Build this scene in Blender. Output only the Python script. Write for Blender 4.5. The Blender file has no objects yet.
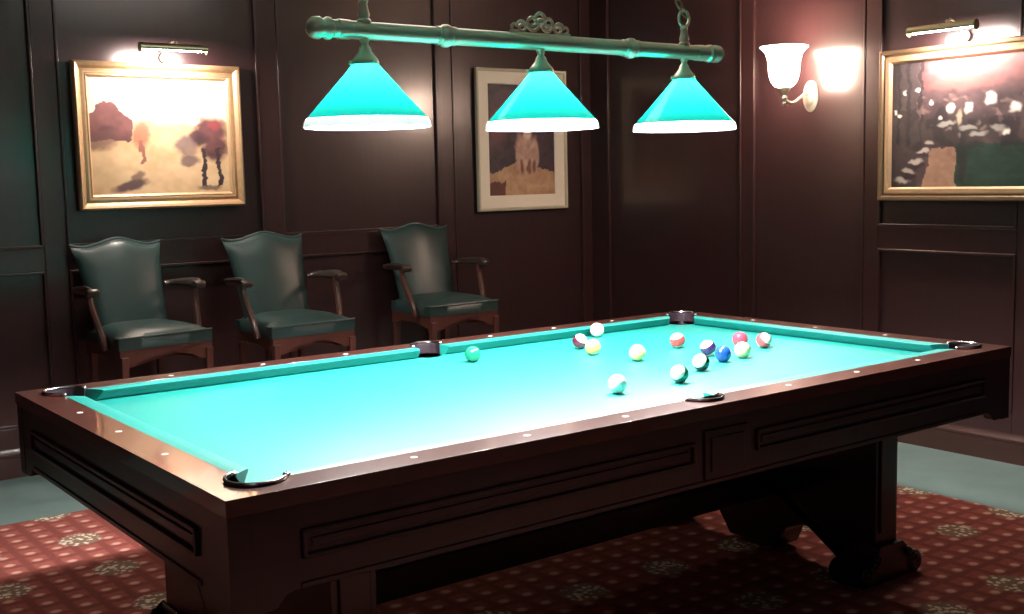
import bpy, bmesh, math, random
from mathutils import Vector, Matrix
random.seed(7)
PI = math.pi
col = bpy.context.scene.collection
L, W, O = 2.54, 1.27, 0.147          # playing surface, rail overhang
ZT, ZB = 0.80, 0.763                 # rail top, bed
YB, XR = 3.67, 4.13                  # back wall, right wall
XL, YF, ZC = -2.6, -3.6, 2.72        # other walls, ceiling

# ------------------------------------------------------------------ materials
def nt(name):
    m = bpy.data.materials.new(name); m.use_nodes = True
    t = m.node_tree; t.nodes.clear()
    out = t.nodes.new('ShaderNodeOutputMaterial')
    return m, t, out
def node(t, kind, **kw):
    n = t.nodes.new(kind)
    for k, v in kw.items():
        if k.startswith('_'): setattr(n, k[1:], v)
        else: n.inputs[k].default_value = v
    return n
def rgba(c): return (c[0], c[1], c[2], 1.0)
def pbr(name, c, rough=.5, metal=0., coat=0., coat_rough=.1, spec=.5, var=0., vscale=20., bump=0., stretch=None, c2=None, emit=None, es=0.):
    m, t, out = nt(name)
    b = node(t, 'ShaderNodeBsdfPrincipled', Roughness=rough, Metallic=metal)
    b.inputs['Base Color'].default_value = rgba(c)
    b.inputs['Coat Weight'].default_value = coat
    b.inputs['Coat Roughness'].default_value = coat_rough
    b.inputs['Specular IOR Level'].default_value = spec
    if emit:
        b.inputs['Emission Color'].default_value = rgba(emit); b.inputs['Emission Strength'].default_value = es
    if var or bump:
        tc = node(t, 'ShaderNodeTexCoord'); mp = node(t, 'ShaderNodeMapping')
        if stretch: mp.inputs['Scale'].default_value = stretch
        t.links.new(tc.outputs['Object'], mp.inputs['Vector'])
        nz = node(t, 'ShaderNodeTexNoise', Scale=vscale, Detail=5., Roughness=.6)
        t.links.new(mp.outputs[0], nz.inputs['Vector'])
        if var:
            mx = node(t, 'ShaderNodeMix', _data_type='RGBA')
            k2 = c2 if c2 else tuple(x*(1-var) for x in c)
            mx.inputs[6].default_value = rgba(c); mx.inputs[7].default_value = rgba(k2)
            t.links.new(nz.outputs[0], mx.inputs[0]); t.links.new(mx.outputs[2], b.inputs['Base Color'])
        if bump:
            bp = node(t, 'ShaderNodeBump', Strength=bump, Distance=.002)
            t.links.new(nz.outputs[0], bp.inputs['Height']); t.links.new(bp.outputs[0], b.inputs['Normal'])
    t.links.new(b.outputs[0], out.inputs[0])
    return m
def emis(name, c, s):
    m, t, out = nt(name)
    e = node(t, 'ShaderNodeEmission', Strength=s); e.inputs[0].default_value = rgba(c)
    t.links.new(e.outputs[0], out.inputs[0]); return m

M = {}
M['wall'] = pbr('wall_mahogany', (.041, .0180, .0200), .34, coat=.95, coat_rough=.19, var=.5, vscale=5., stretch=(9, 9, .7), c2=(.027, .011, .0125))
M['trim'] = pbr('trim_mahogany', (.044, .017, .0175), .34, coat=.45, coat_rough=.16, var=.5, vscale=6., stretch=(9, 9, .8), c2=(.027, .0105, .0115))
M['base'] = pbr('baseboard_mahogany', (.060, .022, .018), .32, coat=.4, coat_rough=.15, var=.4, vscale=8.)
M['ceil'] = pbr('ceiling_paint', (.60, .48, .42), .9, var=.1, vscale=30.)
M['rail'] = pbr('rail_rosewood', (.100, .029, .022), .30, coat=1., coat_rough=.05, var=.6, vscale=5., stretch=(2, 9, 9), c2=(.045, .013, .010))
M['wood'] = pbr('table_dark_wood', (.022, .0070, .0115), .34, coat=.35, coat_rough=.14, var=.5, vscale=5., stretch=(1, 5, 8), c2=(.013, .004, .0075))
M['chairwood'] = pbr('chair_wood', (.120, .042, .030), .35, coat=.4, coat_rough=.15, var=.5, vscale=14., stretch=(3, 3, 1), c2=(.06, .02, .015))
M['armwood'] = pbr('arm_wood', (.050, .036, .030), .28, coat=.6, coat_rough=.1, var=.4, vscale=14.)
M['leather'] = pbr('green_leather', (.026, .058, .056), .38, spec=.5, var=.3, vscale=8., bump=.12)
M['piping'] = pbr('leather_piping', (.045, .09, .088), .33, spec=.6, var=.2, vscale=20.)
M['nickel'] = pbr('brushed_brass_nickel', (.88, .83, .68), .30, .72, var=.15, vscale=30.)
M['chrome'] = pbr('pocket_chrome', (.75, .72, .74), .15, 1., var=.05, vscale=20.)
M['gold'] = pbr('gilt_frame', (.66, .43, .24), .40, .6, var=.35, vscale=40., bump=.25)
M['gold_in'] = pbr('gilt_inner', (.74, .52, .32), .34, .6, var=.3, vscale=50.)
M['bronze'] = pbr('bronze_frame', (.30, .21, .13), .38, .7, var=.3, vscale=40.)
M['silver'] = pbr('silver_frame', (.66, .61, .48), .35, .5, var=.2, vscale=40.)
M['mat'] = pbr('cream_mat', (.88, .84, .72), .85, var=.06, vscale=60.)
M['black'] = pbr('pocket_liner', (.030, .016, .024), .4, var=.3, vscale=60.)
M['hole'] = pbr('pocket_dark', (.008, .006, .007), .8, var=.2, vscale=20.)
M['pearl'] = pbr('pearl_inlay', (.85, .80, .76), .25, coat=.5, var=.1, vscale=200.)
M['lampgreen'] = pbr('picture_light_tube', (.40, .42, .27), .3, .9, var=.15, vscale=30.)
M['bulb'] = emis('frosted_bulb', (1., .97, .93), 4300.)
M['tube'] = emis('picture_light_bulb', (1., .80, .70), 90.)
M['white_glass'] = None

# cloth: felt with soft sheen
def cloth():
    m, t, out = nt('green_felt')
    tc = node(t, 'ShaderNodeTexCoord'); nz = node(t, 'ShaderNodeTexNoise', Scale=260., Detail=3.)
    t.links.new(tc.outputs['Object'], nz.inputs['Vector'])
    mx = node(t, 'ShaderNodeMix', _data_type='RGBA')
    mx.inputs[6].default_value = (.004, .190, .170, 1); mx.inputs[7].default_value = (.007, .230, .206, 1)
    t.links.new(nz.outputs[0], mx.inputs[0])
    b = node(t, 'ShaderNodeBsdfPrincipled', Roughness=.50)
    b.inputs['Specular IOR Level'].default_value = .55
    t.links.new(mx.outputs[2], b.inputs['Base Color'])
    bp = node(t, 'ShaderNodeBump', Strength=.08, Distance=.001)
    t.links.new(nz.outputs[0], bp.inputs['Height']); t.links.new(bp.outputs[0], b.inputs['Normal'])
    t.links.new(b.outputs[0], out.inputs[0]); return m
M['cloth'] = cloth()

# cased glass: teal outside, white inside, light passes through
def cased(name, outer, through, inner, tmix=.55, gl=.06, clear=0.):
    m, t, out = nt(name)
    geo = node(t, 'ShaderNodeNewGeometry')
    cm = node(t, 'ShaderNodeMix', _data_type='RGBA')
    cm.inputs[6].default_value = rgba(outer); cm.inputs[7].default_value = rgba(inner)
    t.links.new(geo.outputs['Backfacing'], cm.inputs[0])
    d = node(t, 'ShaderNodeBsdfDiffuse'); t.links.new(cm.outputs[2], d.inputs[0])
    tr = node(t, 'ShaderNodeBsdfTranslucent'); tr.inputs[0].default_value = rgba(through)
    mx = node(t, 'ShaderNodeMixShader'); mx.inputs[0].default_value = tmix
    t.links.new(d.outputs[0], mx.inputs[1]); t.links.new(tr.outputs[0], mx.inputs[2])
    g = node(t, 'ShaderNodeBsdfGlossy', Roughness=.12)
    m2 = node(t, 'ShaderNodeMixShader'); m2.inputs[0].default_value = gl
    t.links.new(mx.outputs[0], m2.inputs[1]); t.links.new(g.outputs[0], m2.inputs[2])
    last = m2
    if clear:           # a little blurred see-through, so the bulb shows as a glow
        rf = node(t, 'ShaderNodeBsdfRefraction', Roughness=.6, IOR=1.02); rf.inputs[0].default_value = (.25, .95, .85, 1)
        last = node(t, 'ShaderNodeMixShader'); last.inputs[0].default_value = clear
        t.links.new(m2.outputs[0], last.inputs[1]); t.links.new(rf.outputs[0], last.inputs[2])
    t.links.new(last.outputs[0], out.inputs[0]); return m
M['shade'] = cased('green_cased_glass', (.004, .16, .13), (.0003, .0205, .0170), (.9, .9, .88), .5)
M['rim'] = cased('white_glass_rim', (.85, .85, .85), (.8, .82, .82), (.9, .9, .9), .55, .04)
M['sconce'] = pbr('opal_glass', (.9, .82, .74), .3, emit=(1., .70, .54), es=80., var=.03, vscale=10.)

# carpet: red field with dots and speckled flowers, teal border along the walls
def carpet():
    m, t, out = nt('patterned_carpet')
    N = lambda k, **kw: node(t, k, **kw)
    ln = lambda a, b: t.links.new(a, b)
    tc = N('ShaderNodeTexCoord'); sx = N('ShaderNodeSeparateXYZ'); ln(tc.outputs['Object'], sx.inputs[0])
    def ma(op, a, b=None, c=None):
        n = N('ShaderNodeMath', _operation=op)
        for i, v in enumerate((a, b, c)):
            if v is None: continue
            if isinstance(v, (int, float)): n.inputs[i].default_value = v
            else: ln(v, n.inputs[i])
        return n.outputs[0]
    X, Y = sx.outputs[0], sx.outputs[1]
    def cell(v, off, p):      # signed distance to nearest lattice line
        q = ma('DIVIDE', ma('SUBTRACT', v, off), p)
        return ma('MULTIPLY', ma('SUBTRACT', q, ma('ROUND', q)), p)
    def mix(f, a, b):
        n = N('ShaderNodeMix', _data_type='RGBA'); ln(f, n.inputs[0])
        for i, v in ((6, a), (7, b)):
            if isinstance(v, tuple): n.inputs[i].default_value = rgba(v)
            else: ln(v, n.inputs[i])
        return n.outputs[2]
    def step(v, lo, hi):      # 1 below lo, 0 above hi
        n = N('ShaderNodeMapRange'); n.inputs[1].default_value = lo; n.inputs[2].default_value = hi
        n.inputs[3].default_value = 1; n.inputs[4].default_value = 0; ln(v, n.inputs[0]); return n.outputs[0]
    def dist(a, b): return ma('SQRT', ma('ADD', ma('MULTIPLY', a, a), ma('MULTIPLY', b, b)))
    nz = N('ShaderNodeTexNoise', Scale=55., Detail=4.); ln(tc.outputs['Object'], nz.inputs['Vector'])
    nf = N('ShaderNodeTexNoise', Scale=5., Detail=2.); ln(tc.outputs['Object'], nf.inputs['Vector'])
    base = mix(nz.outputs[0], (.20, .048, .040), (.34, .105, .085))
    # darker woven checks between the dots
    c1 = ma('ABSOLUTE', cell(X, .05, .1)); c2 = ma('ABSOLUTE', cell(Y, .05, .1))
    chk = step(ma('MINIMUM', c1, c2), .010, .022)
    base = mix(ma('MULTIPLY', chk, .55), base, (.11, .028, .022))
    dot = step(dist(cell(X, -.005, .1), ma('MULTIPLY', cell(Y, -.02, .1), 1.15)), .011, .024)
    base = mix(ma('MULTIPLY', dot, .85), base, (.58, .34, .27))
    fx, fy = cell(X, .30, .385), cell(Y, 2.43, .44)
    vor = N('ShaderNodeTexVoronoi', Scale=48.); ln(tc.outputs['Object'], vor.inputs['Vector'])
    fl = step(ma('ADD', dist(fx, fy), ma('MULTIPLY', nz.outputs[0], .03)), .085, .105)
    spk = step(vor.outputs['Distance'], .30, .52)
    base = mix(fl, base, mix(spk, (.20, .13, .09), (.66, .56, .44)))
    teal = mix(nf.outputs[0], (.110, .160, .150), (.158, .218, .206))
    bd = ma('MAXIMUM', ma('GREATER_THAN', X, 3.39), ma('GREATER_THAN', Y, 2.85))
    bd = ma('MAXIMUM', bd, ma('MAXIMUM', ma('LESS_THAN', X, XL+.78), ma('LESS_THAN', Y, YF+.78)))
    cfin = mix(bd, base, teal)
    b = N('ShaderNodeBsdfPrincipled', Roughness=.95); b.inputs['Specular IOR Level'].default_value = .1
    ln(cfin, b.inputs['Base Color'])
    bp = N('ShaderNodeBump', Strength=.35, Distance=.004); ln(nz.outputs[0], bp.inputs['Height']); ln(bp.outputs[0], b.inputs['Normal'])
    ln(b.outputs[0], out.inputs[0]); return m
M['carpet'] = carpet()

def ball_mat(name, c, stripe=False, band=.5):
    m, t, out = nt(name)
    b = node(t, 'ShaderNodeBsdfPrincipled', Roughness=.12)
    b.inputs['Coat Weight'].default_value = .6; b.inputs['Coat Roughness'].default_value = .05
    tc = node(t, 'ShaderNodeTexCoord'); sx = node(t, 'ShaderNodeSeparateXYZ')
    t.links.new(tc.outputs['Object'], sx.inputs[0])
    ab = node(t, 'ShaderNodeMath', _operation='ABSOLUTE'); t.links.new(sx.outputs[2], ab.inputs[0])
    lt = node(t, 'ShaderNodeMath', _operation='LESS_THAN'); t.links.new(ab.outputs[0], lt.inputs[0])
    lt.inputs[1].default_value = .0285*band if stripe else 1.
    mx = node(t, 'ShaderNodeMix', _data_type='RGBA')
    mx.inputs[6].default_value = (.80, .75, .64, 1); mx.inputs[7].default_value = rgba(c)
    t.links.new(lt.outputs[0], mx.inputs[0]); t.links.new(mx.outputs[2], b.inputs['Base Color'])
    t.links.new(b.outputs[0], out.inputs[0]); return m

def painted(name, coat=.25):
    m, t, out = nt(name)
    a = node(t, 'ShaderNodeVertexColor', _layer_name='paint')
    b = node(t, 'ShaderNodeBsdfPrincipled', Roughness=.45)
    b.inputs['Coat Weight'].default_value = coat; b.inputs['Coat Roughness'].default_value = .2
    t.links.new(a.outputs[0], b.inputs['Base Color']); t.links.new(b.outputs[0], out.inputs[0]); return m

# ------------------------------------------------------------------ mesh helpers
def obj(name, bm, mat, parent=None, smooth=True, angle=38, bevel=0., seg=2):
    bmesh.ops.recalc_face_normals(bm, faces=bm.faces)
    me = bpy.data.meshes.new(name); bm.to_mesh(me); bm.free()
    me.materials.append(mat)
    if smooth:
        for p in me.polygons: p.use_smooth = True
        me.set_sharp_from_angle(angle=math.radians(angle))
    o = bpy.data.objects.new(name, me); col.objects.link(o)
    if parent is not None: o.parent = parent
    if bevel:
        md = o.modifiers.new('edge', 'BEVEL'); md.width = bevel; md.segments = seg; md.limit_method = 'ANGLE'
        md.angle_limit = math.radians(35); md.harden_normals = True
    return o
def thing(name, label, cat, loc=(0, 0, 0), rz=0., group=None):
    o = bpy.data.objects.new(name, None); col.objects.link(o)
    o.empty_display_size = .1; o.location = loc; o.rotation_euler = (0, 0, rz)
    o['label'] = label; o['category'] = cat
    if group: o['group'] = group
    return o
def tag(o, label, cat, group=None):
    o['label'] = label; o['category'] = cat
    if group: o['group'] = group
    return o
def struct(name, bm, mat, **kw):
    o = obj(name, bm, mat, **kw); o['kind'] = 'structure'; return o
def box(bm, x0, x1, y0, y1, z0, z1, f=None):
    v = [(x0, y0, z0), (x1, y0, z0), (x1, y1, z0), (x0, y1, z0), (x0, y0, z1), (x1, y0, z1), (x1, y1, z1), (x0, y1, z1)]
    if f: v = [f(*p) for p in v]
    v = [bm.verts.new(p) for p in v]
    for q in ((0, 3, 2, 1), (4, 5, 6, 7), (0, 1, 5, 4), (1, 2, 6, 5), (2, 3, 7, 6), (3, 0, 4, 7)): bm.faces.new([v[i] for i in q])
def prism(bm, poly, f0, f1):
    """poly: list of 2D points; f0/f1 map a 2D point to the two ends"""
    a = [bm.verts.new(f0(*p)) for p in poly]; b = [bm.verts.new(f1(*p)) for p in poly]
    n = len(poly)
    fa = bm.faces.new(a[::-1]); fb = bm.faces.new(b)
    for i in range(n): bm.faces.new([a[i], a[(i+1) % n], b[(i+1) % n], b[i]])
    bmesh.ops.triangulate(bm, faces=[fa, fb], ngon_method='EAR_CLIP')
def lathe(bm, prof, c=(0, 0, 0), n=32, axis=(0, 0, 1), closed=False):
    ax = Vector(axis).normalized(); q = Vector((0, 0, 1)).rotation_difference(ax); c = Vector(c)
    rings = []
    for r, z in prof:
        if r < 1e-6: rings.append([bm.verts.new(c + q @ Vector((0, 0, z)))])
        else: rings.append([bm.verts.new(c + q @ Vector((r*math.cos(2*PI*k/n), r*math.sin(2*PI*k/n), z))) for k in range(n)])
    seq = list(zip(rings[:-1], rings[1:]))
    if closed: seq.append((rings[-1], rings[0]))
    for a, b in seq:
        for k in range(n):
            k2 = (k+1) % n
            if len(a) == 1 and len(b) == 1: continue
            if len(a) == 1: bm.faces.new([a[0], b[k2], b[k]])
            elif len(b) == 1: bm.faces.new([a[k], a[k2], b[0]])
            else: bm.faces.new([a[k], a[k2], b[k2], b[k]])
def tube(bm, pts, r, n=10, loop=False, flat=1.):
    pts = [Vector(p) for p in pts]; m = len(pts)
    rr = r if isinstance(r, (list, tuple)) else [r]*m
    rings = []; up = None
    for i, p in enumerate(pts):
        if loop: d = pts[(i+1) % m] - pts[i-1]
        else: d = pts[min(i+1, m-1)] - pts[max(i-1, 0)]
        d.normalize()
        if up is None:
            up = d.orthogonal().normalized()
        else:
            up = (up - d*up.dot(d)); up = up.normalized() if up.length > 1e-5 else d.orthogonal().normalized()
        s = d.cross(up)
        rings.append([bm.verts.new(p + rr[i]*(math.cos(2*PI*k/n)*up + flat*math.sin(2*PI*k/n)*s)) for k in range(n)])
    rng = range(m) if loop else range(m-1)
    for i in rng:
        a, b = rings[i], rings[(i+1) % m]
        for k in range(n): bm.faces.new([a[k], a[(k+1) % n], b[(k+1) % n], b[k]])
    if not loop:
        bm.faces.new(rings[0][::-1]); bm.faces.new(rings[-1])
def sphere(bm, c, r, nu=24, nv=16, sc=(1, 1, 1)):
    prof = [(r*math.sin(PI*i/nv), -r*math.cos(PI*i/nv)) for i in range(nv+1)]
    prof[0] = (0, -r); prof[-1] = (0, r)
    b2 = bmesh.new(); lathe(b2, prof, (0, 0, 0), nu)
    me = bpy.data.meshes.new('t'); b2.to_mesh(me); b2.free()
    k = len(bm.verts); bm.from_mesh(me); bpy.data.meshes.remove(me); bm.verts.ensure_lookup_table()
    for v in bm.verts[k:]: v.co = Vector((v.co.x*sc[0], v.co.y*sc[1], v.co.z*sc[2])) + Vector(c)
def bez(p, n=12):
    p = [Vector(q) for q in p]; out = []
    for i in range(n+1):
        t = i/n; q = list(p)
        while len(q) > 1: q = [a.lerp(b, t) for a, b in zip(q, q[1:])]
        out.append(q[0])
    return out
def copy_tree(o, parent=None):
    c = o.copy(); col.objects.link(c)
    if parent is not None: c.parent = parent
    for ch in list(o.children): copy_tree(ch, c)
    return c

# ------------------------------------------------------------------ room shell
bm = bmesh.new(); box(bm, XL-.2, XR+.2, YF-.2, YB+.2, -.12, 0); struct('floor', bm, M['carpet'])
bm = bmesh.new(); box(bm, XL-.2, XR+.2, YF-.2, YB+.2, ZC, ZC+.12); struct('ceiling', bm, M['ceil'])
sides = {'back': lambda u, z, n: (u, YB-n, z), 'right': lambda u, z, n: (XR-n, u, z),
         'left': lambda u, z, n: (XL+n, u, z), 'front': lambda u, z, n: (u, YF+n, z)}
ext = {'back': (XL, XR), 'right': (YF, YB), 'left': (YF, YB), 'front': (XL, XR)}
st = {'back': [(-2.6, -2.5), (-1.72, -1.60), (-.58, -.46), (.565, .675), (1.735, 1.85), (2.895, 3.0), (4.04, 4.13)],
      'right': [(-3.6, -3.5), (-1.98, -1.895), (-1.13, -1.045), (-.285, -.2), (.56, .645), (1.405, 1.49), (2.25, 2.335), (3.49, 3.67)]}
st['left'] = [(a, b) for a, b in st['right']]; st['front'] = st['back']
tn = 0
for s in ('back', 'right', 'left', 'front'):
    F = sides[s]; u0, u1 = ext[s]; tn += 1
    bm = bmesh.new(); box(bm, u0-.1, u1+.1, 0, ZC, -.12, 0, lambda u, z, n: F(u, z, n))
    struct('wall_'+s, bm, M['wall'])
    bm = bmesh.new(); bd = lambda a, b, c, d, e, g: box(bm, a, b, c, d, e, g, lambda u, z, n: F(u, z, n))
    T = .016
    for a, b in st[s]: bd(a, b, .14, ZC, 0, T)
    gaps = [(a[1], b[0]) for a, b in zip(st[s], st[s][1:])]
    for a, b in gaps:
        tall = (s == 'right' and 1.4 < a < 3.) or (s == 'back' and a > 2.9)     # bays without a chair rail
        bd(a, b, .14, .245, 0, T); bd(a, b, ZC-.12, ZC, 0, T)
        if not tall: bd(a, b, 1.0, 1.115, 0, T)
        for z0, z1 in ((.245, ZC-.12),) if tall else ((.245, 1.0), (1.115, ZC-.12)):          # bead round each panel
            w, h = .014, .021
            for q in ((a, a+w, z0, z1), (b-w, b, z0, z1), (a, b, z0, z0+w), (a, b, z1-w, z1)):
                bd(q[0], q[1], q[2], q[3], 0, h)
    struct('trim_%d' % tn, bm, M['trim'], bevel=.004, seg=2)
    bm = bmesh.new()
    prof = [(0, 0), (.022, 0), (.022, .10), (.030, .105), (.030, .118), (.020, .128), (.017, .145), (0, .145)]
    prism(bm, prof, lambda n, z: F(u0, z, n), lambda n, z: F(u1, z, n))
    struct('baseboard_'+s, bm, M['base'])

# ------------------------------------------------------------------ pool table
table = thing('pool_table', 'large mahogany pool table with bright green cloth, drop pockets and pearl inlays', 'pool table')
CP = [(-.03, -.03), (L+.03, -.03), (L+.03, W+.03), (-.03, W+.03)]
SP = [(L/2, -.055), (L/2, W+.055)]
RC, RS = .060, .055
def arc(c, r, a0, a1, n=14):
    return [(c[0]+r*math.cos(math.radians(a0+(a1-a0)*i/n)), c[1]+r*math.sin(math.radians(a0+(a1-a0)*i/n))) for i in range(n+1)]
# bed outline, counter-clockwise, cut round the pockets
e = .04
al = math.degrees(math.asin((e-.03)/RC)); sl = math.degrees(math.asin((.055-e)/RS))
poly = []
poly += arc(SP[0], RS, 180-sl, sl)
poly += arc(CP[1], RC, 180+al, 90-al)
poly += arc(CP[2], RC, 270+al, 180-al)
poly += arc(SP[1], RS, 360-sl, 180+sl)
poly += arc(CP[3], RC, al, -90-al)
poly += arc(CP[0], RC, 90+al, -al)
bm = bmesh.new(); prism(bm, poly, lambda x, y: (x, y, ZB-.03), lambda x, y: (x, y, ZB))
obj('playing_cloth', bm, M['cloth'], table, smooth=False)

# cushions: profile from wood to nose
cp = [(-.05, ZT-.001), (-.035, ZT), (-.006, ZT-.001), (.0, ZT-.004), (-.003, ZT-.009), (-.020, ZB+.006), (-.03, ZB), (-.05, ZB)]
def cushion(f, a_n, a_b, b_n, b_b):
    """f(u, v, z): u along rail, v inward; nose runs a_n..b_n and the back a_b..b_b"""
    bm = bmesh.new(); A, B = [], []
    for v, z in cp:
        k = -v/.05
        A.append(bm.verts.new(f(a_n+(a_b-a_n)*k, v, z))); B.append(bm.verts.new(f(b_n+(b_b-b_n)*k, v, z)))
    n = len(cp)
    for i in range(n): bm.faces.new([A[i], A[(i+1) % n], B[(i+1) % n], B[i]])
    fa = bm.faces.new(A[::-1]); fb = bm.faces.new(B)
    bmesh.ops.triangulate(bm, faces=[fa, fb])
    obj('cushion', bm, M['cloth'], table)
near = lambda u, v, z: (u, v, z); far = lambda u, v, z: (u, W-v, z)
lef = lambda u, v, z: (v, u, z); rig = lambda u, v, z: (L-v, u, z)
for f in (near, far):
    cushion(f, .072, .030, L/2-.064, L/2-.054); cushion(f, L/2+.064, L/2+.054, L-.072, L-.030)
for f in (lef, rig): cushion(f, .072, .030, W-.072, W-.030)

# wooden rails, mitred at the corners and cut round the pockets
RW, RWS, ei = .066, .061, .05
aw = math.degrees(math.asin((ei-.03)/RW)); sw = math.degrees(math.asin((.055-ei)/RWS))
def long_rail(m):
    p = [(-O, -O)]
    p += [(L+O, -O)]
    p += arc(CP[1], RW, -45, -180+aw)
    p += arc(SP[0], RWS, sw, -180-sw, 18)
    p += arc(CP[0], RW, -aw, -135)
    return [(x, W-y) for x, y in p] if m else p
def short_rail(m):
    p = [(-O, W+O), (-O, -O)] + arc(CP[0], RW, 225, 90+aw) + arc(CP[3], RW, 270-aw, 135)
    return [(L-x, y) for x, y in p] if m else p
def inlay(parent, x, y):
    bm = bmesh.new(); lathe(bm, [(0, -.001), (.0085, -.001), (.0085, .0006), (0, .0008)], (x, y, ZT), 16)
    obj('inlay', bm, M['pearl'], parent)
S = .3175; D = .0937
for m, yy in ((0, -D), (1, W+D)):
    bm = bmesh.new(); prism(bm, long_rail(m), lambda x, y: (x, y, ZT-.036), lambda x, y: (x, y, ZT))
    r = obj('rail', bm, M['rail'], table, bevel=.013, seg=5)
    for i in (1, 2, 3, 5, 6, 7): inlay(r, i*S, yy)
for m, xx in ((0, -D), (1, L+D)):
    bm = bmesh.new(); prism(bm, short_rail(m), lambda x, y: (x, y, ZT-.036), lambda x, y: (x, y, ZT))
    r = obj('rail', bm, M['rail'], table, bevel=.013, seg=5)
    for i in (1, 2, 3): inlay(r, xx, i*S)

# pockets: liner cup, bright rim, dark well
def pocket(c, r, a0, a1):
    N = 20; bm = bmesh.new()
    pr = [(r, .66), (r, ZT+.004), (r+.006, ZT+.005), (r+.007, ZT-.03), (r+.004, .66)]
    rings = []
    for i in range(N+1):
        a = math.radians(a0+(a1-a0)*i/N)
        rings.append([bm.verts.new((c[0]+q*math.cos(a), c[1]+q*math.sin(a), z)) for q, z in pr])
    for A, B in zip(rings, rings[1:]):
        for k in range(len(pr)): bm.faces.new([A[k], B[k], B[(k+1) % len(pr)], A[(k+1) % len(pr)]])
    bm.faces.new(rings[0][::-1]); bm.faces.new(rings[-1])
    o = obj('pocket', bm, M['black'], table)
    bm = bmesh.new()
    tube(bm, [(x, y, ZT+.0055) for x, y in arc(c, r+.003, a0+2, a1-2, 22)], .0042, 8)
    for a in (a0+4, a1-4):
        a = math.radians(a); sphere(bm, (c[0]+(r+.004)*math.cos(a), c[1]+(r+.004)*math.sin(a), ZT+.005), .009, 12, 8, (1, 1, .5))
    obj('pocket_rim', bm, M['chrome'], o)
    bm = bmesh.new(); lathe(bm, [(0, .655), (r+.003, .655), (r+.003, .662), (0, .66)], (c[0], c[1], 0), 20)
    obj('pocket_well', bm, M['hole'], o)
for c, a in zip(CP, (225, 315, 45, 135)): pocket(c, RC, a-118, a+118)
pocket(SP[0], RS, 180-2, 362); pocket(SP[1], RS, -2, 182)

# aprons with corner drops and framed panels
AO = O-.004
def apron(length, f, panels, centre):
    """f(u, z, n): u along the apron from corner to corner, n outward"""
    zb, zc = .588, .556
    p = [(0, ZT-.036), (0, zc), (.085, zc), (.098, zc+.004), (.106, zc+.014), (.118, zb-.006), (.14, zb)]
    p = p[1:] + [(length-u, z) for u, z in reversed(p[1:])]
    bm = bmesh.new(); zt = ZT-.036; R = []
    for u, z in p: R.append([bm.verts.new(f(u, a, b)) for a, b in ((z, 0), (zt, 0), (zt, -.03), (z, -.03))])
    for A, B in zip(R, R[1:]):
        for k in range(4): bm.faces.new([A[k], A[(k+1) % 4], B[(k+1) % 4], B[k]])
    bm.faces.new(R[0]); bm.faces.new(R[-1][::-1])
    o = obj('apron', bm, M['wood'], table, smooth=False)
    bm = bmesh.new()
    B = lambda a, b, c, d, e, g: box(bm, a, b, c, d, e, g, lambda u, z, n: f(u, z, n))
    # bead along the lower edge
    B(.15, length-.15, zb-.002, zb+.012, -.02, .004)
    obj('moulding', bm, M['wood'], o, smooth=False, bevel=.003, seg=3)
    for a, b in panels:
        bm = bmesh.new(); w = .010
        for q in ((a, b, .700, .700+w), (a, b, .648, .648+w), (a, a+w, .648, .71), (b-w, b, .648, .71)):
            box(bm, q[0], q[1], q[2], q[3], -.01, .009, lambda u, z, n: f(u, z, n))
        box(bm, a+.022, b-.022, .668, .690, -.01, .004, lambda u, z, n: f(u, z, n))
        obj('panel', bm, M['wood'], o, smooth=False, bevel=.003, seg=2)
    if centre:
        bm = bmesh.new(); h = length/2
        box(bm, h-.085, h+.085, .60, .735, -.01, .007, lambda u, z, n: f(u, z, n))
        box(bm, h-.065, h+.065, .62, .715, -.01, .012, lambda u, z, n: f(u, z, n))
        obj('centre_block', bm, M['wood'], o, smooth=False, bevel=.004, seg=2)
LL, WW = L+2*AO, W+2*AO
pl = [(.155, LL/2-.12), (LL/2+.12, LL-.155)]
apron(LL, lambda u, z, n: (u-AO, -AO-n, z), pl, True)
apron(LL, lambda u, z, n: (u-AO, W+AO+n, z), pl, True)
apron(WW, lambda u, z, n: (-AO-n, u-AO, z), [(.155, WW-.155)], False)
apron(WW, lambda u, z, n: (L+AO+n, u-AO, z), [(.155, WW-.155)], False)
for cx, sx in ((-AO, 1), (L+AO, -1)):
    for cy, sy in ((-AO, 1), (W+AO, -1)):       # corner posts between the aprons
        bm = bmesh.new(); xs = sorted((cx-sx*.0015, cx+sx*.05)); ys = sorted((cy-sy*.0015, cy+sy*.05))
        box(bm, xs[0], xs[1], ys[0], ys[1], .553, ZT-.037); obj('corner_post', bm, M['wood'], table, smooth=False, bevel=.0014, seg=2)
bm = bmesh.new(); box(bm, -.09, L+.09, -.09, W+.09, .64, ZB-.031); obj('slate_frame', bm, M['wood'], table)

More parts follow.
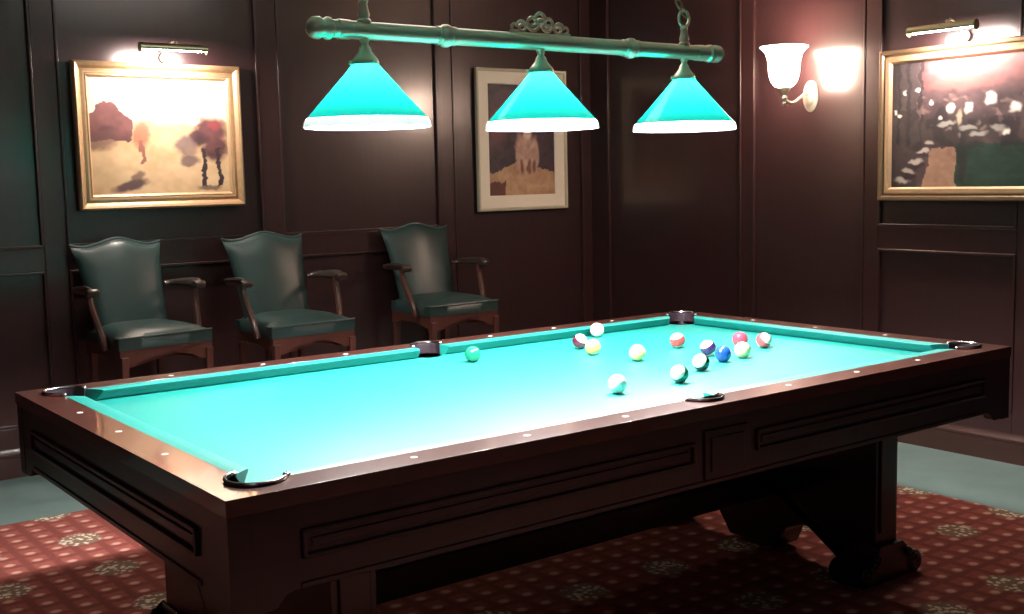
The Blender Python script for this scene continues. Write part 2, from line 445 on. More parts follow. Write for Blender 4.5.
# two pedestals, each a broad slab with arched foot openings on scrolled feet
def pedestal(xc, sgn):
    t = .060
    ys = [.09, 1.18]
    p = [(ys[1], .64), (ys[0], .64), (ys[0], .02), (.20, .02), (.22, .06)]
    p += [(.36+.14*math.cos(PI-PI*i/10), .06+.075*math.sin(PI*i/10)) for i in range(11)]
    p += [(.52, .02), (.75, .02), (.77, .06)]
    p += [(.91+.14*math.cos(PI-PI*i/10), .06+.075*math.sin(PI*i/10)) for i in range(11)]
    p += [(1.07, .02), (ys[1], .02)]
    bm = bmesh.new(); prism(bm, p, lambda y, z: (xc-t, y, z), lambda y, z: (xc+t, y, z))
    o = obj('pedestal', bm, M['wood'], table, smooth=False, bevel=.006)
    bm = bmesh.new(); box(bm, xc-t-.03, xc+t+.03, .06, 1.21, .585, .64); obj('pedestal_cap', bm, M['wood'], o, smooth=False, bevel=.012, seg=3)
    for ya, yb in ((.080, .092), (1.178, 1.19)):
        bm = bmesh.new(); box(bm, xc-t+.018, xc+t-.018, ya, yb, .17, .56)
        obj('pilaster', bm, M['wood'], o, smooth=False, bevel=.005)
    for y0, sy in ((.09, -1), (1.18, 1)):
        bm = bmesh.new()
        yc = y0 + sy*(-.04)
        # scroll: low paw spreading both ways with rolled ends
        prof = [(-.155, .0), (.155, .0), (.165, .03), (.155, .062), (.125, .075), (.095, .082), (.075, .10), (.066, .13), (-.066, .13), (-.075, .10), (-.095, .082), (-.125, .075), (-.155, .062), (-.165, .03)]
        prism(bm, prof, lambda x, z: (xc+x, yc-.065, z), lambda x, z: (xc+x, yc+.065, z))
        for sx in (-1, 1):
            lathe(bm, [(0, -.078), (.026, -.078), (.040, -.068), (.042, 0), (.040, .068), (.026, .078), (0, .078)], (xc+sx*.132, yc, .042), 20, (0, 1, 0))
            for k in range(4):
                sphere(bm, (xc+sx*(.085+.018*k), yc+sy*.072, .092-.014*k), .015, 12, 8)
        obj('scroll_foot', bm, M['wood'], o, bevel=.004)
pedestal(.255, -1); pedestal(2.33, 1)
bm = bmesh.new(); box(bm, .315, 2.27, .56, .71, .20, .30); obj('stretcher', bm, M['wood'], table, bevel=.01)

# ------------------------------------------------------------------ balls
def ball(px, py, c, stripe, rot, name, label):
    bm = bmesh.new(); sphere(bm, (0, 0, 0), .0286, 32, 20)
    o = obj(name, bm, ball_mat(name+'_paint', c, stripe), angle=180)
    o.location = (px, py, ZB+.0288)
    # rot: how the stripe's axis leans (left, up, towards the room's corner)
    a = Vector((-.65, -.70, .28))*rot[2]+Vector((-.8, .6, 0))*rot[0]+Vector((0, 0, 1))*rot[1]
    if a.length: o.rotation_euler = Vector((0, 0, 1)).rotation_difference(a.normalized()).to_euler()
    tag(o, label, 'pool ball', 'pool balls on the green cloth')
BALLS = [
 (1.772, 1.045, (.09, .010, .03), True, (-.5, .7, .5), 'dark maroon striped pool ball, leftmost of the three balls clustered by the far cushion'),
 (2.030, 1.241, (.80, .72, .66), False, (0, 0, 0), 'white pool ball touching the far cushion behind the cream striped ball'),
 (1.711, .901, (.85, .55, .10), True, (.2, .9, .25), 'white pool ball with yellow stripe in front of the far cluster'),
 (1.732, .689, (.86, .66, .22), False, (0, 0, 0), 'plain pale yellow pool ball standing alone in mid table'),
 (1.276, .292, (.86, .84, .80), False, (0, 0, 0), 'plain white cue ball, nearest to the camera on the cloth'),
 (1.306, 1.082, (.01, .22, .11), False, (0, 0, 0), 'solid green pool ball alone by the far side pocket'),
 (2.044, .804, (.62, .05, .05), True, (.25, .9, .2), 'white pool ball with red stripe in front of the far corner pocket'),
 (1.532, .287, (.01, .13, .09), True, (.62, .40, 1), 'white pool ball with dark green stripe painted as its shaded side, second nearest to the near rail'),  # stripe turned to the right edge to paint the ball's shaded side
 (1.739, .393, (.015, .03, .03), True, (.62, .42, 1), 'white pool ball with black stripe painted as its shaded side in front of the purple ball'),  # dark band stands in for shade on the lower right
 (1.924, .467, (.015, .07, .36), False, (0, 0, 0), 'solid blue pool ball in the right cluster'),
 (1.985, .594, (.045, .012, .10), True, (.5, .9, .25), 'dark purple pool ball with pale patch beside the blue ball'),
 (2.036, .478, (.84, .72, .36), False, (.2, .3, 0), 'cream yellow pool ball in front of the pink-red ball'),
 (2.224, .657, (.60, .05, .09), False, (0, 0, 0), 'solid pink-red pool ball half hidden behind the cream yellow ball'),
 (2.266, .579, (.62, .07, .08), True, (-.5, .35, .55), 'red and white pool ball, farthest right of all the balls')]
for a in BALLS: ball(a[0], a[1], a[2], a[3], a[4], 'pool_ball', a[5])

# ------------------------------------------------------------------ hanging billiard light
LY, LZ = W/2, 1.826
LX = (.653, 1.282, 1.914)
lamp = thing('billiard_light', 'hanging brass billiard light with three green glass cone shades over the pool table', 'ceiling light')
bm = bmesh.new(); tube(bm, [(.55, LY, LZ), (2.025, LY, LZ)], .025, 20); obj('bar', bm, M['nickel'], lamp)
for x, s in ((.55, -1), (2.025, 1)):
    bm = bmesh.new(); lathe(bm, [(.0225, -.06), (.027, -.055), (.028, -.02), (.0235, -.014), (.0235, 0), (.030, .006), (.031, .016), (.026, .024), (.026, .03), (.031, .04), (.029, .058), (.018, .070), (0, .074)], (x, LY, LZ), 24, (s, 0, 0))
    obj('finial', bm, M['nickel'], lamp)
for x in (.925, 1.662):
    bm = bmesh.new(); lathe(bm, [(.0225, -.035), (.028, -.032), (.028, -.022), (.025, -.018), (.033, -.008), (.034, 0), (.033, .008), (.025, .018), (.028, .022), (.028, .032), (.0225, .035)], (x, LY, LZ), 24, (1, 0, 0))
    obj('collar', bm, M['nickel'], lamp)
# scrollwork on the middle of the bar
bm = bmesh.new()
def spiral(cx, cz, r0, turns, a0, s, n=26):
    return [(cx+s*r0*(1-.78*i/n)*math.cos(a0+turns*2*PI*i/n), LY, cz+r0*(1-.78*i/n)*math.sin(a0+turns*2*PI*i/n)) for i in range(n+1)]
for s in (-1, 1):
    x0 = LX[1]
    tube(bm, spiral(x0+s*.030, LZ+.058, .026, 1.4, PI*1.1, s), .0055, 8)
    tube(bm, spiral(x0+s*.073, LZ+.043, .021, 1.4, 0, s), .005, 8)
    tube(bm, bez([(x0+s*.09, LY, LZ+.030), (x0+s*.115, LY, LZ+.025), (x0+s*.118, LY, LZ+.05), (x0+s*.10, LY, LZ+.052)]), .0045, 8)
    tube(bm, bez([(x0, LY, LZ+.022), (x0+s*.03, LY, LZ+.022), (x0+s*.09, LY, LZ+.020), (x0+s*.118, LY, LZ+.028)]), .006, 8)
tube(bm, bez([(LX[1]-.022, LY, LZ+.07), (LX[1]-.01, LY, LZ+.095), (LX[1]+.01, LY, LZ+.095), (LX[1]+.022, LY, LZ+.07)]), .006, 8)
sphere(bm, (LX[1], LY, LZ+.062), .013, 14, 10)
obj('scroll_ornament', bm, M['nickel'], lamp)
SHZ = 1.738
for i, x in enumerate(LX):
    bm = bmesh.new()
    lathe(bm, [(.010, LZ-.018), (.015, LZ-.024), (.011, LZ-.032), (.010, LZ-.040), (.015, LZ-.046), (.019, LZ-.058), (.030, LZ-.072), (.037, LZ-.080), (.039, LZ-.090), (.037, LZ-.094), (.034, LZ-.088), (.0, LZ-.080)], (x, LY, 0), 28)
    for k in range(3):
        a = 2*PI*k/3+.5; sphere(bm, (x+.042*math.cos(a), LY+.042*math.sin(a), LZ-.088), .006, 10, 8)
    obj('shade_holder', bm, M['nickel'], lamp)
    tl = (0, 0, .035)[i]
    root = lamp
    zs = 1.583
    bm = bmesh.new(); prof = [(.034, SHZ), (.036, SHZ-.004)]
    for k in range(1, 13):
        u = k/12; prof.append((.036+(.1715-.036)*u, SHZ-.004-(SHZ-.004-zs)*(u**.97)))
    lathe(bm, prof[::-1], (x, LY, 0), 56)
    sh = obj('lamp_shade', bm, M['shade'], lamp, angle=60)
    bm = bmesh.new(); lathe(bm, [(.1715, zs), (.1765, zs-.008), (.179, zs-.023), (.1755, zs-.0245), (.172, zs-.010), (.169, zs)][::1], (x, LY, 0), 56)
    obj('shade_rim', bm, M['rim'], sh, angle=60)
    bm = bmesh.new(); sphere(bm, (x, LY, 1.645), .030, 16, 10)
    lathe(bm, [(.014, 1.673), (.014, 1.735), (0, 1.736)], (x, LY, 0), 16)
    obj('bulb', bm, M['bulb'], lamp)
# hangers and chains up to one ceiling rose
top = Vector((LX[1], LY, ZC-.045))
for x in (LX[0], LX[2]):
    bm = bmesh.new(); lathe(bm, [(.0, LZ+.018), (.020, LZ+.018), (.020, LZ+.028), (.014, LZ+.034), (.017, LZ+.044), (.013, LZ+.058), (.011, LZ+.074), (.014, LZ+.080), (.008, LZ+.086), (0, LZ+.088)], (x, LY, 0), 20)
    rc = Vector((x, LY, LZ+.112))
    tube(bm, [rc+.024*Vector((math.cos(a), 0, math.sin(a)*1.15)) for a in [2*PI*k/24 for k in range(24)]], .0052, 8, loop=True)
    obj('hanger', bm, M['nickel'], lamp)
    bm = bmesh.new(); a0 = rc+Vector((0, 0, .022)); d = (top-a0); n = int(d.length/.036); dn = d.normalized()
    s1 = Vector((0, 1, 0)); s2 = dn.cross(s1).normalized()
    for k in range(n+1):
        c = a0+d*(k/n); sd = s1 if k % 2 == 0 else s2
        tube(bm, [c+dn*(.024*math.cos(q))+sd*(.011*math.sin(q)) for q in [2*PI*j/14 for j in range(14)]], .0034, 6, loop=True)
    obj('chain', bm, M['bronze'], lamp)
bm = bmesh.new(); lathe(bm, [(0, ZC-.001), (.075, ZC-.001), (.072, ZC-.014), (.04, ZC-.028), (.014, ZC-.036), (.012, ZC-.05), (0, ZC-.052)], (LX[1], LY, 0), 28)
obj('ceiling_rose', bm, M['nickel'], lamp)

# ------------------------------------------------------------------ spectator chairs
def make_chair():
    t = thing('spectator_chair', '', 'chair', (0, 0, 0), 0, 'green leather spectator chairs along the panelled wall')
    ZS = .740
    # seat cushion, domed, waterfall front
    bm = bmesh.new(); nx, ny = 14, 12; g = {}
    def wy(v): return .238-.040*v         # half width, front to back
    for i in range(nx+1):
        for j in range(ny+1):
            u = -1+2*i/nx; v = j/ny
            ed = (1-abs(u)**5)*(1-(abs(2*v-1))**5)
            z = ZS-.036+.036*ed+.008*(1-u*u)*(1-(2*v-1)**2)
            y = -.245+.47*v+.008*(abs(u)**2)*(1-v)
            g[i, j] = bm.verts.new((u*wy(v), y, z))
    for i in range(nx):
        for j in range(ny): bm.faces.new([g[i, j], g[i+1, j], g[i+1, j+1], g[i, j+1]])
    be = [e for e in bm.edges if e.is_boundary]
    ex = bmesh.ops.extrude_edge_only(bm, edges=be)
    vs = [v for v in ex['geom'] if isinstance(v, bmesh.types.BMVert)]
    for v in vs: v.co.z = ZS-.092
    bmesh.ops.holes_fill(bm, edges=[e for e in bm.edges if e.is_boundary], sides=0)
    seat = obj('seat', bm, M['leather'], t, angle=60)
    bm = bmesh.new()
    tube(bm, [(u*.237, -.2465+.008*u*u, ZS-.034) for u in [-1+2*k/16 for k in range(17)]], .005, 8)
    obj('piping', bm, M['piping'], seat)
    ZR = .717
    # seat rail with arched front
    bm = bmesh.new(); p = [(-.234, ZR-.07), (-.234, ZR-.15), (-.175, ZR-.15)]
    p += [(-.165+.33*k/14, ZR-.145+.040*math.sin(PI*k/14)**.6) for k in range(15)]
    p += [(.175, ZR-.15), (.234, ZR-.15), (.234, ZR-.07)]
    prism(bm, p, lambda x, z: (x, -.238, z), lambda x, z: (x, -.21, z))
    for s in (-1, 1):
        q = [(-.21, ZR-.07), (-.21, ZR-.14), (-.12, ZR-.115), (.14, ZR-.115), (.22, ZR-.14), (.22, ZR-.07)]
        prism(bm, q, lambda y, z: (s*(.230-.075*(y+.21)), y, z), lambda y, z: (s*(.208-.075*(y+.21)), y, z))
    box(bm, -.185, .185, .195, .22, ZR-.14, ZR-.07)
    obj('seat_rail', bm, M['chairwood'], t, bevel=.004)
    # legs
    for s in (-1, 1):
        bm = bmesh.new(); tube(bm, [(s*.216, -.234, ZR-.10), (s*.216, -.224, .40), (s*.218, -.228, .02), (s*.218, -.228, 0)], [.026, .021, .017, .017], 4)
        obj('leg', bm, M['chairwood'], t, smooth=False, bevel=.004)
        bm = bmesh.new(); tube(bm, [(s*.175, .205, ZR-.08), (s*.175, .212, .40), (s*.178, .235, .02), (s*.178, .237, 0)], [.024, .021, .018, .018], 4)
        obj('leg', bm, M['chairwood'], t, smooth=False, bevel=.004)
    bm = bmesh.new(); box(bm, -.216, .216, -.235, -.212, .22, .255); obj('footrest', bm, M['chairwood'], t, bevel=.004)
    for s in (-1, 1):
        bm = bmesh.new(); tube(bm, [(s*.216, -.22, .30), (s*.177, .222, .30)], .013, 8)
        obj('stretcher', bm, M['chairwood'], t)
    # camel back
    bm = bmesh.new(); nx, nz = 22, 16; F, B = {}, {}
    def half(tt): return .190+.034*tt**1.6+.014*tt**6
    def ztop(u): return 1.104+.046*math.exp(-(u/.50)**2)+.022*abs(u)**5
    for i in range(nx+1):
        for j in range(nz+1):
            u = -1+2*i/nx; v = j/nz
            z = (ZS-.06)+(ztop(u)-(ZS-.06))*v
            x = u*half(v); yb = .120+.140*(v**1.15)
            edge = (1-abs(u)**6)*(1-max(0, 2*v-1)**8)
            F[i, j] = bm.verts.new((x, yb-.012-.030*edge+.014*(u*u), z))
            B[i, j] = bm.verts.new((x*.985, yb+.018+.022*edge, z-.006*(v > .99)))
    for i in range(nx):
        for j in range(nz):
            bm.faces.new([F[i, j], F[i+1, j], F[i+1, j+1], F[i, j+1]]); bm.faces.new([B[i, j], B[i, j+1], B[i+1, j+1], B[i+1, j]])
    for j in range(nz):
        bm.faces.new([F[0, j], F[0, j+1], B[0, j+1], B[0, j]]); bm.faces.new([F[nx, j], B[nx, j], B[nx, j+1], F[nx, j+1]])
    for i in range(nx):
        bm.faces.new([F[i, 0], B[i, 0], B[i+1, 0], F[i+1, 0]]); bm.faces.new([F[i, nz], F[i+1, nz], B[i+1, nz], B[i, nz]])
    bk = obj('backrest', bm, M['leather'], t, angle=70)
    bm = bmesh.new()
    tube(bm, [(u*half(1), .120+.140-.010+.012*u*u, ztop(u)) for u in [-1+2*k/30 for k in range(31)]], .006, 8)
    obj('piping', bm, M['piping'], bk)
    # arms
    for s in (-1, 1):
        bm = bmesh.new()
        pts = bez([(s*.222, .205, .906), (s*.285, .20, .908), (s*.276, .09, .916), (s*.276, .02, .926), (s*.274, -.070, .916)], 14)
        tube(bm, pts, [.018, .019, .019, .02, .02, .021, .022, .023, .024, .025, .026, .027, .027, .025, .016], 10, flat=.62)
        lathe(bm, [(0, -.028), (.016, -.028), (.02, -.022), (.02, .022), (.016, .028), (0, .028)], (s*.274, -.066, .912), 16, (1, 0, 0))
        a = obj('armrest', bm, M['armwood'], t)
        bm = bmesh.new()
        tube(bm, bez([(s*.270, -.015, .915), (s*.272, -.015, .86), (s*.266, -.03, .80), (s*.252, -.085, .74), (s*.240, -.095, .640)], 12), .0165, 8)
        obj('arm_support', bm, M['chairwood'], a)
    return t
ch = make_chair()
spots = [(.925, 3.345, 6, 'green leather armchair below the gilt landscape, farthest left of the three'),
         (1.635, 3.185, 3, 'green leather armchair between the other two chairs, pulled slightly forward'),
         (2.672, 3.345, 1, 'green leather armchair nearest the room corner, left of the cream-matted picture')]
for i, (x, y, r, lb) in enumerate(spots):
    o = ch if i == 0 else copy_tree(ch)
    o.location = (x, y, 0); o.rotation_euler = (0, 0, math.radians(r)); o['label'] = lb

# ------------------------------------------------------------------ pictures
def hsh(a, b):
    v = math.sin(a*127.1+b*311.7)*43758.5453; return v-math.floor(v)
def vn(x, y):
    xi, yi = math.floor(x), math.floor(y); fx, fy = x-xi, y-yi
    fx, fy = fx*fx*(3-2*fx), fy*fy*(3-2*fy)
    return (hsh(xi, yi)*(1-fx)+hsh(xi+1, yi)*fx)*(1-fy)+(hsh(xi, yi+1)*(1-fx)+hsh(xi+1, yi+1)*fx)*fy
def lerp(a, b, t): t = max(0, min(1, t)); return tuple(p+(q-p)*t for p, q in zip(a, b))
def sm(a, b, x): t = max(0, min(1, (x-a)/(b-a))); return t*t*(3-2*t)
def blob(u, v, cx, cy, rx, ry, soft=.35): 
    d = math.hypot((u-cx)/rx, (v-cy)/ry); return 1-sm(1-soft, 1+soft, d)
def landscape(u, v):      # pale sky, low dark trees, sandy ground with long shadows
    n = vn(u*9, v*9)*.6+vn(u*23, v*23)*.4
    c = lerp((.80, .72, .58), (.72, .62, .46), v)
    g = lerp((.58, .38, .20), (.68, .49, .30), n)
    hz = .60+.03*vn(u*6, 3)
    if v < hz: c = g
    c = lerp(c, (.50, .28, .20), .8*sm(.50, .58, v)*(1-sm(.62, .70, v))*sm(.35, .6, vn(u*18, v*26)))
    hill = .62+.17*math.exp(-((u-.12)/.11)**2)+.02*vn(u*40, 1)
    if .46 < v < hill and u < .30: c = lerp((.09, .035, .04), (.20, .08, .075), n)
    c = lerp(c, (.12, .05, .05), blob(u, v, .05, .46, .14, .07)*.8)
    c = lerp(c, (.36, .13, .08), blob(u, v, .36, .51, .055, .10)*.9)          # small bush
    c = lerp(c, (.10, .05, .06), blob(u, v-.25*(u-.27), .27, .075, .12, .045)*.95)           # its shadow
    c = lerp(c, (.16, .09, .08), blob(u, v-.35*(u-.30), .32, .15, .05, .04)*.8)
    if abs(u-.36) < .014 and .26 < v < .48: c = (.28, .11, .08)
    tr = max(blob(u, v, .87, .54, .12, .14), blob(u, v, .78, .50, .07, .08), blob(u, v, .90, .40, .10, .12))
    c = lerp(c, lerp((.035, .02, .03), (.15, .05, .055), n), tr*.97)           # dark trees
    c = lerp(c, (.26, .05, .06), blob(u, v, .90, .60, .05, .04)*.7)
    if .055 < v < .40 and min(abs(u-.815), abs(u-.925)) < .016+.012*max(0, .15-v)/.1: c = (.045, .028, .035)
    c = lerp(c, (.11, .07, .09), blob(u, v, .68, .42, .08, .10)*(.4+.6*n))
    c = lerp(c, (.10, .06, .08), blob(u, v, .70, .29, .07, .05)*.8)
    c = lerp(c, (.12, .08, .08), blob(u, v, .84, .045, .09, .02)*.8)
    return tuple(x*(.88+.24*n) for x in c)
def columns(u, v):        # dark ground, pale upright mass on a sandy base
    n = vn(u*10, v*13)*.6+vn(u*31, v*37)*.4
    c = lerp((.030, .022, .032), (.075, .045, .060), n)
    c = lerp(c, (.20, .06, .07), blob(u, v, .12, .62, .14, .16, .6)*.6)
    c = lerp(c, (.16, .09, .11), blob(u, v, .55, .86, .4, .10, .6)*.6)
    base = .20+.10*math.exp(-((u-.5)/.3)**2)
    if v < base: c = lerp((.40, .22, .13), (.55, .36, .22), n)
    if v < .10+.05*n and u < .25: c = (.13, .05, .04)
    for cx, w, h in ((.47, .07, .36), (.58, .08, .42), (.69, .06, .33)):
        c = lerp(c, lerp((.46, .25, .20), (.62, .46, .38), vn(u*20, v*20)), blob(u, v, cx, .20+h*.5, w, h*.5)*.9)
    for cx in (.50, .60, .68): c = lerp(c, (.14, .04, .03), blob(u, v, cx, .26, .03, .06)*.8)
    c = lerp(c, (.70, .60, .52), blob(u, v, .57, .56, .05, .04)*.8)
    return tuple(x*(.85+.3*n) for x in c)
def dining_room(u, v):    # dim dining room: lamps, rows of set tables, aisle, green bench
    n = vn(u*9, v*11)*.6+vn(u*29, v*33)*.4
    c = lerp((.040, .024, .030), (.095, .060, .064), n)
    c = lerp(c, (.40, .17, .17), sm(.68, 1.0, v)*sm(.15, .45, u))
    c = lerp(c, (.26, .10, .09), blob(u, v, .5, .80, .25, .05)*.7)
    if u < .20: c = lerp(c, (.035, .030, .034), .6)
    for cx in (.06, .13, .22): c = lerp(c, (.012, .012, .016), .8*(abs(u-cx) < .012)*(v > .35))
    c = lerp(c, (.035, .03, .03), blob(u, v, .45, .45, .3, .12)*.7)
    if v < .30 and .24+.16*v < u < .48-.03*v: c = lerp((.22, .12, .085), (.36, .22, .15), n)        # aisle
    if v < .34 and u > .47: c = lerp((.010, .030, .022), (.028, .06, .045), n)            # green bench
    c = lerp(c, (.02, .018, .02), blob(u, v, .52, .20, .03, .22)*.8)
    for k in range(5):
        cx, cy = .09+.048*k, .06+.075*k
        c = lerp(c, (.50, .45, .40), blob(u, v, cx, cy, .055-.005*k, .020)*.85)
        c = lerp(c, (.03, .02, .025), blob(u, v, cx+.01, cy-.035, .05, .016)*.8)
    if .38 < v < .72 and u > .2: c = lerp(c, (.30, .20, .17), .55*sm(.66, .9, vn(u*26, v*22)))
    if .30 < v < .62: c = lerp(c, (.015, .012, .016), .6*sm(.55, .8, vn(u*14+3, v*12)))
    for cx, cy, r in ((.42, .61, .026), (.545, .61, .027), (.70, .67, .036), (.10, .76, .016), (.19, .77, .018), (.29, .66, .012), (.06, .58, .012), (.03, .60, .012), (.36, .55, .012), (.86, .60, .03), (.80, .42, .02)):
        c = lerp(c, (.85, .80, .72), blob(u, v, cx, cy, r, r*1.15, .5))
    for cx, cy in ((.40, .50), (.56, .46), (.75, .45), (.62, .41)):
        c = lerp(c, (.42, .40, .36), blob(u, v, cx, cy, .055, .020)*.7)
    c = lerp(c, (.55, .42, .30), blob(u, v, .49, .54, .02, .06)*.7)
    return tuple(x*(.85+.3*n) for x in c)

def warp(fn, u, v):        # loose brushwork: the outline wanders a little
    du = (vn(u*16, v*16)-.5)*.03+(vn(u*45+7, v*45)-.5)*.016; dv = (vn(u*16+31, v*16+5)-.5)*.03+(vn(u*45, v*45+9)-.5)*.016
    return fn(min(1, max(0, u+du)), min(1, max(0, v+dv)))
def canvas(name, u0, u1, z0, z1, f, fn, mirror, parent, nx=170, nz=140):
    bm = bmesh.new(); cl = bm.loops.layers.float_color.new('paint'); V = {}; C = {}
    for i in range(nx+1):
        for j in range(nz+1):
            a, b = i/nx, j/nz
            V[i, j] = bm.verts.new(f(u0+(u1-u0)*a, z0+(z1-z0)*b)); C[V[i, j]] = warp(fn, 1-a if mirror else a, b)
    for i in range(nx):
        for j in range(nz):
            fc = bm.faces.new([V[i, j], V[i+1, j], V[i+1, j+1], V[i, j+1]])
            for lp in fc.loops: lp[cl] = rgba(C[lp.vert])
    return obj(name, bm, painted(name+'_paint', .8 if mirror else .2), parent, smooth=False)
def frame_ring(bm, u0, u1, z0, z1, prof, f):
    """prof: (inset from the outer edge, height off wall), swept round the rectangle with mitres"""
    rings = []
    for su, sz, cu, cz in ((1, 1, u0, z0), (-1, 1, u1, z0), (-1, -1, u1, z1), (1, -1, u0, z1)):
        rings.append([bm.verts.new(f(cu+su*i, cz+sz*i, h)) for i, h in prof])
    n = len(prof)
    for a in range(4):
        A, B = rings[a], rings[(a+1) % 4]
        for k in range(n): bm.faces.new([A[k], B[k], B[(k+1) % n], A[(k+1) % n]])
FB = lambda u, z, n: (u, YB-.017-n, z)
FR = lambda u, z, n: (XR-.017-n, u, z)
# landscape, gilt frame
p1 = thing('framed_painting', 'gilt-framed sunlit landscape painting above the leftmost green armchair', 'painting')
g = [(0, 0), (0, .035), (.010, .045), (.022, .040), (.036, .024), (.050, .028), (.058, .026), (.064, .012), (.064, 0)]
bm = bmesh.new(); frame_ring(bm, .740, 1.612, 1.290, 2.026, g, FB); obj('frame', bm, M['gold'], p1, angle=25)
bm = bmesh.new(); frame_ring(bm, .800, 1.552, 1.350, 1.966, [(0, .0), (0, .022), (.006, .024), (.016, .012), (.016, 0)], FB); obj('inner_moulding', bm, M['gold_in'], p1, angle=25)
canvas('canvas', .812, 1.540, 1.362, 1.954, lambda u, z: FB(u, z, .009), landscape, False, p1)
# matted picture
p2 = thing('framed_print', 'upright silver-framed picture with wide cream mat behind the middle green shade', 'picture')
bm = bmesh.new(); frame_ring(bm, 3.168, 3.888, 1.198, 2.086, [(0, 0), (0, .022), (.004, .026), (.014, .024), (.020, .014), (.020, 0)], FB); obj('frame', bm, M['silver'], p2, angle=25)
bm = bmesh.new(); frame_ring(bm, 3.186, 3.870, 1.216, 2.068, [(0, .002), (0, .012), (.075, .012), (.079, .006), (.079, .002)], FB); obj('mat_board', bm, M['mat'], p2, angle=25)
canvas('print', 3.262, 3.794, 1.292, 1.992, lambda u, z: FB(u, z, .004), columns, False, p2, 90, 110)
# dining room picture on the right wall
p3 = thing('framed_painting', 'wide bronze-framed painting of a dim dining room, right of the wall sconce', 'painting')
bm = bmesh.new(); frame_ring(bm, .49, 1.388, 1.248, 2.000, [(0, 0), (0, .028), (.006, .034), (.020, .032), (.028, .020), (.034, .020), (.034, 0)], FR); obj('frame', bm, M['bronze'], p3, angle=25)
bm = bmesh.new(); frame_ring(bm, .522, 1.356, 1.280, 1.968, [(0, 0), (0, .022), (.008, .028), (.026, .026), (.036, .010), (.036, 0)], FR); obj('inner_moulding', bm, M['gold_in'], p3, angle=25)
canvas('canvas', .552, 1.326, 1.310, 1.938, lambda u, z: FR(u, z, .008), dining_room, True, p3)

# picture lights: hooded tube on a bent arm, mounted above each frame
def picture_light(name, label, f, u0, u1, zc, out, pw, rotf, uarm):
    t = thing(name, label, 'picture light', (0, 0, 0), 0, 'brass picture lights above the paintings')
    r = .024; bm = bmesh.new(); N = 12
    hood = [(out+r*math.cos(math.radians(a)), zc+r*math.sin(math.radians(a))) for a in [-25+230*k/N for k in range(N+1)]]
    hood += [(out+(r-.003)*math.cos(math.radians(a)), zc+(r-.003)*math.sin(math.radians(a))) for a in [205-230*k/N for k in range(N+1)]]
    prism(bm, hood, lambda n, z: f(u0, z, n), lambda n, z: f(u1, z, n))
    cap = [(out+r*math.cos(2*PI*k/20), zc+r*math.sin(2*PI*k/20)) for k in range(20)]
    for a, b in ((u0-.003, u0+.001), (u1-.001, u1+.003)): prism(bm, cap, lambda n, z: f(a, z, n), lambda n, z: f(b, z, n))
    obj('hood', bm, M['lampgreen'], t)
    bm = bmesh.new()
    tube(bm, [f(uarm, z, n) for n, z in ((0.004, zc-.03), (.05, zc+.012), (.09, zc+.035), (out-.02, zc+.040), (out, zc+r))], .006, 10)
    c = f(uarm, zc-.03, 0); ax = Vector(f(0, 0, 1))-Vector(f(0, 0, 0))
    lathe(bm, [(0, .0), (.026, .0), (.024, .006), (.010, .010), (0, .011)], c, 18, ax)
    sphere(bm, f(uarm, zc+r+.004, out), .010, 12, 8)
    obj('arm', bm, M['nickel'], t)
    bm = bmesh.new(); tube(bm, [f(u0+.02, zc-.004, out), f(u1-.02, zc-.004, out)], .010, 10); obj('bulb', bm, M['tube'], t)
    li = bpy.data.lights.new('picture_glow', 'AREA'); li.shape = 'RECTANGLE'; li.size = (u1-u0)*.9; li.size_y = .03; li.energy = pw; li.color = (1, .85, .76)
    lo = bpy.data.objects.new('picture_glow', li); col.objects.link(lo); lo.location = f((u0+u1)/2, zc-.022, out); lo.rotation_euler = rotf; lo.parent = t
picture_light('picture_light', 'slim brass picture light above the gilt landscape painting', FB, 1.035, 1.375, 2.088, .17, 17, (math.radians(28), 0, 0), 1.22)
picture_light('picture_light', 'slim brass picture light above the dim dining room painting', FR, .785, 1.135, 2.062, .15, 14, (math.radians(28), 0, math.radians(-90)), .93)

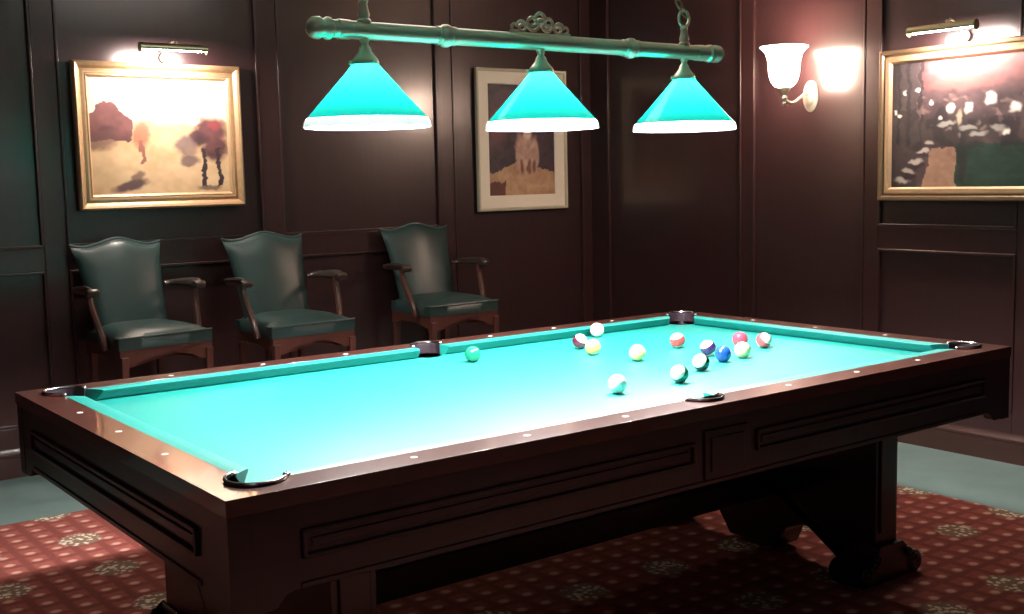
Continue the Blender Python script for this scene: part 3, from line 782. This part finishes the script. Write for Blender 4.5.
# ------------------------------------------------------------------ wall sconce
SY, SX = 1.85, 3.905
sc = thing('wall_sconce', 'lit wall sconce with white tulip glass shade on the right wall', 'wall light')
bm = bmesh.new()
lathe(bm, [(0, .0), (.050, .0), (.050, .006), (.042, .012), (.034, .014), (.028, .024), (.012, .030), (0, .032)], (XR-.001, SY, 1.81), 28, (-1, 0, 0))
for v in bm.verts: v.co.z = 1.81+(v.co.z-1.81)*1.7
obj('wall_plate', bm, M['nickel'], sc)
bm = bmesh.new()
tube(bm, bez([(XR-.02, SY, 1.82), (XR-.09, SY, 1.84), (XR-.12, SY, 1.73), (SX+.02, SY, 1.77), (SX, SY, 1.80)], 18), .0085, 10)
lathe(bm, [(0, 1.752), (.007, 1.756), (.012, 1.766), (.007, 1.778), (.011, 1.786), (.018, 1.796), (.014, 1.81), (.024, 1.826), (.034, 1.842), (.036, 1.852), (.030, 1.856), (0, 1.85)], (SX, SY, 0), 20)
obj('arm', bm, M['nickel'], sc)
bm = bmesh.new()
pr = [(.028, 1.850), (.048, 1.858), (.066, 1.880), (.078, 1.915), (.082, 1.955), (.085, 1.995), (.096, 2.030), (.118, 2.056), (.126, 2.062)]
pr += [(r-.004, z+.002) for r, z in reversed(pr)]
lathe(bm, pr, (SX, SY, 0), 36, closed=True); obj('glass_shade', bm, M['sconce'], sc, angle=60)
bm = bmesh.new(); sphere(bm, (SX, SY, 1.93), .024, 16, 12, (1, 1, 1.3)); obj('bulb', bm, M['tube'], sc)

# ------------------------------------------------------------------ soft fill added under the ceiling by unseen area lights
for loc, pw, c in (((1.6, 1.9, ZC-.03), 13, (1, .82, .77)), ((-1.2, -1.6, ZC-.03), 3.5, (1, .84, .98))):
    li = bpy.data.lights.new('room_glow', 'AREA'); li.shape = 'DISK'; li.size = 1.2; li.energy = pw; li.color = c
    lo = bpy.data.objects.new('room_glow', li); col.objects.link(lo); lo.location = loc

w = bpy.data.worlds.new('room_world'); bpy.context.scene.world = w; w.use_nodes = True
w.node_tree.nodes['Background'].inputs[0].default_value = (.05, .04, .06, 1); w.node_tree.nodes['Background'].inputs[1].default_value = .15

# ------------------------------------------------------------------ camera
cam = bpy.data.cameras.new('camera'); cam.sensor_width = 36; cam.lens = 1150.96*36/1024
co = bpy.data.objects.new('camera', cam); col.objects.link(co)
co.location = (-1.0051, -2.2217, 1.4126); co.rotation_mode = 'XYZ'
co.rotation_euler = (1.457926, .0219342, -.6482665)
bpy.context.scene.camera = co
vs = bpy.context.scene.view_settings
vs.view_transform = 'Standard'; vs.look = 'None'; vs.exposure = 0; vs.gamma = 1
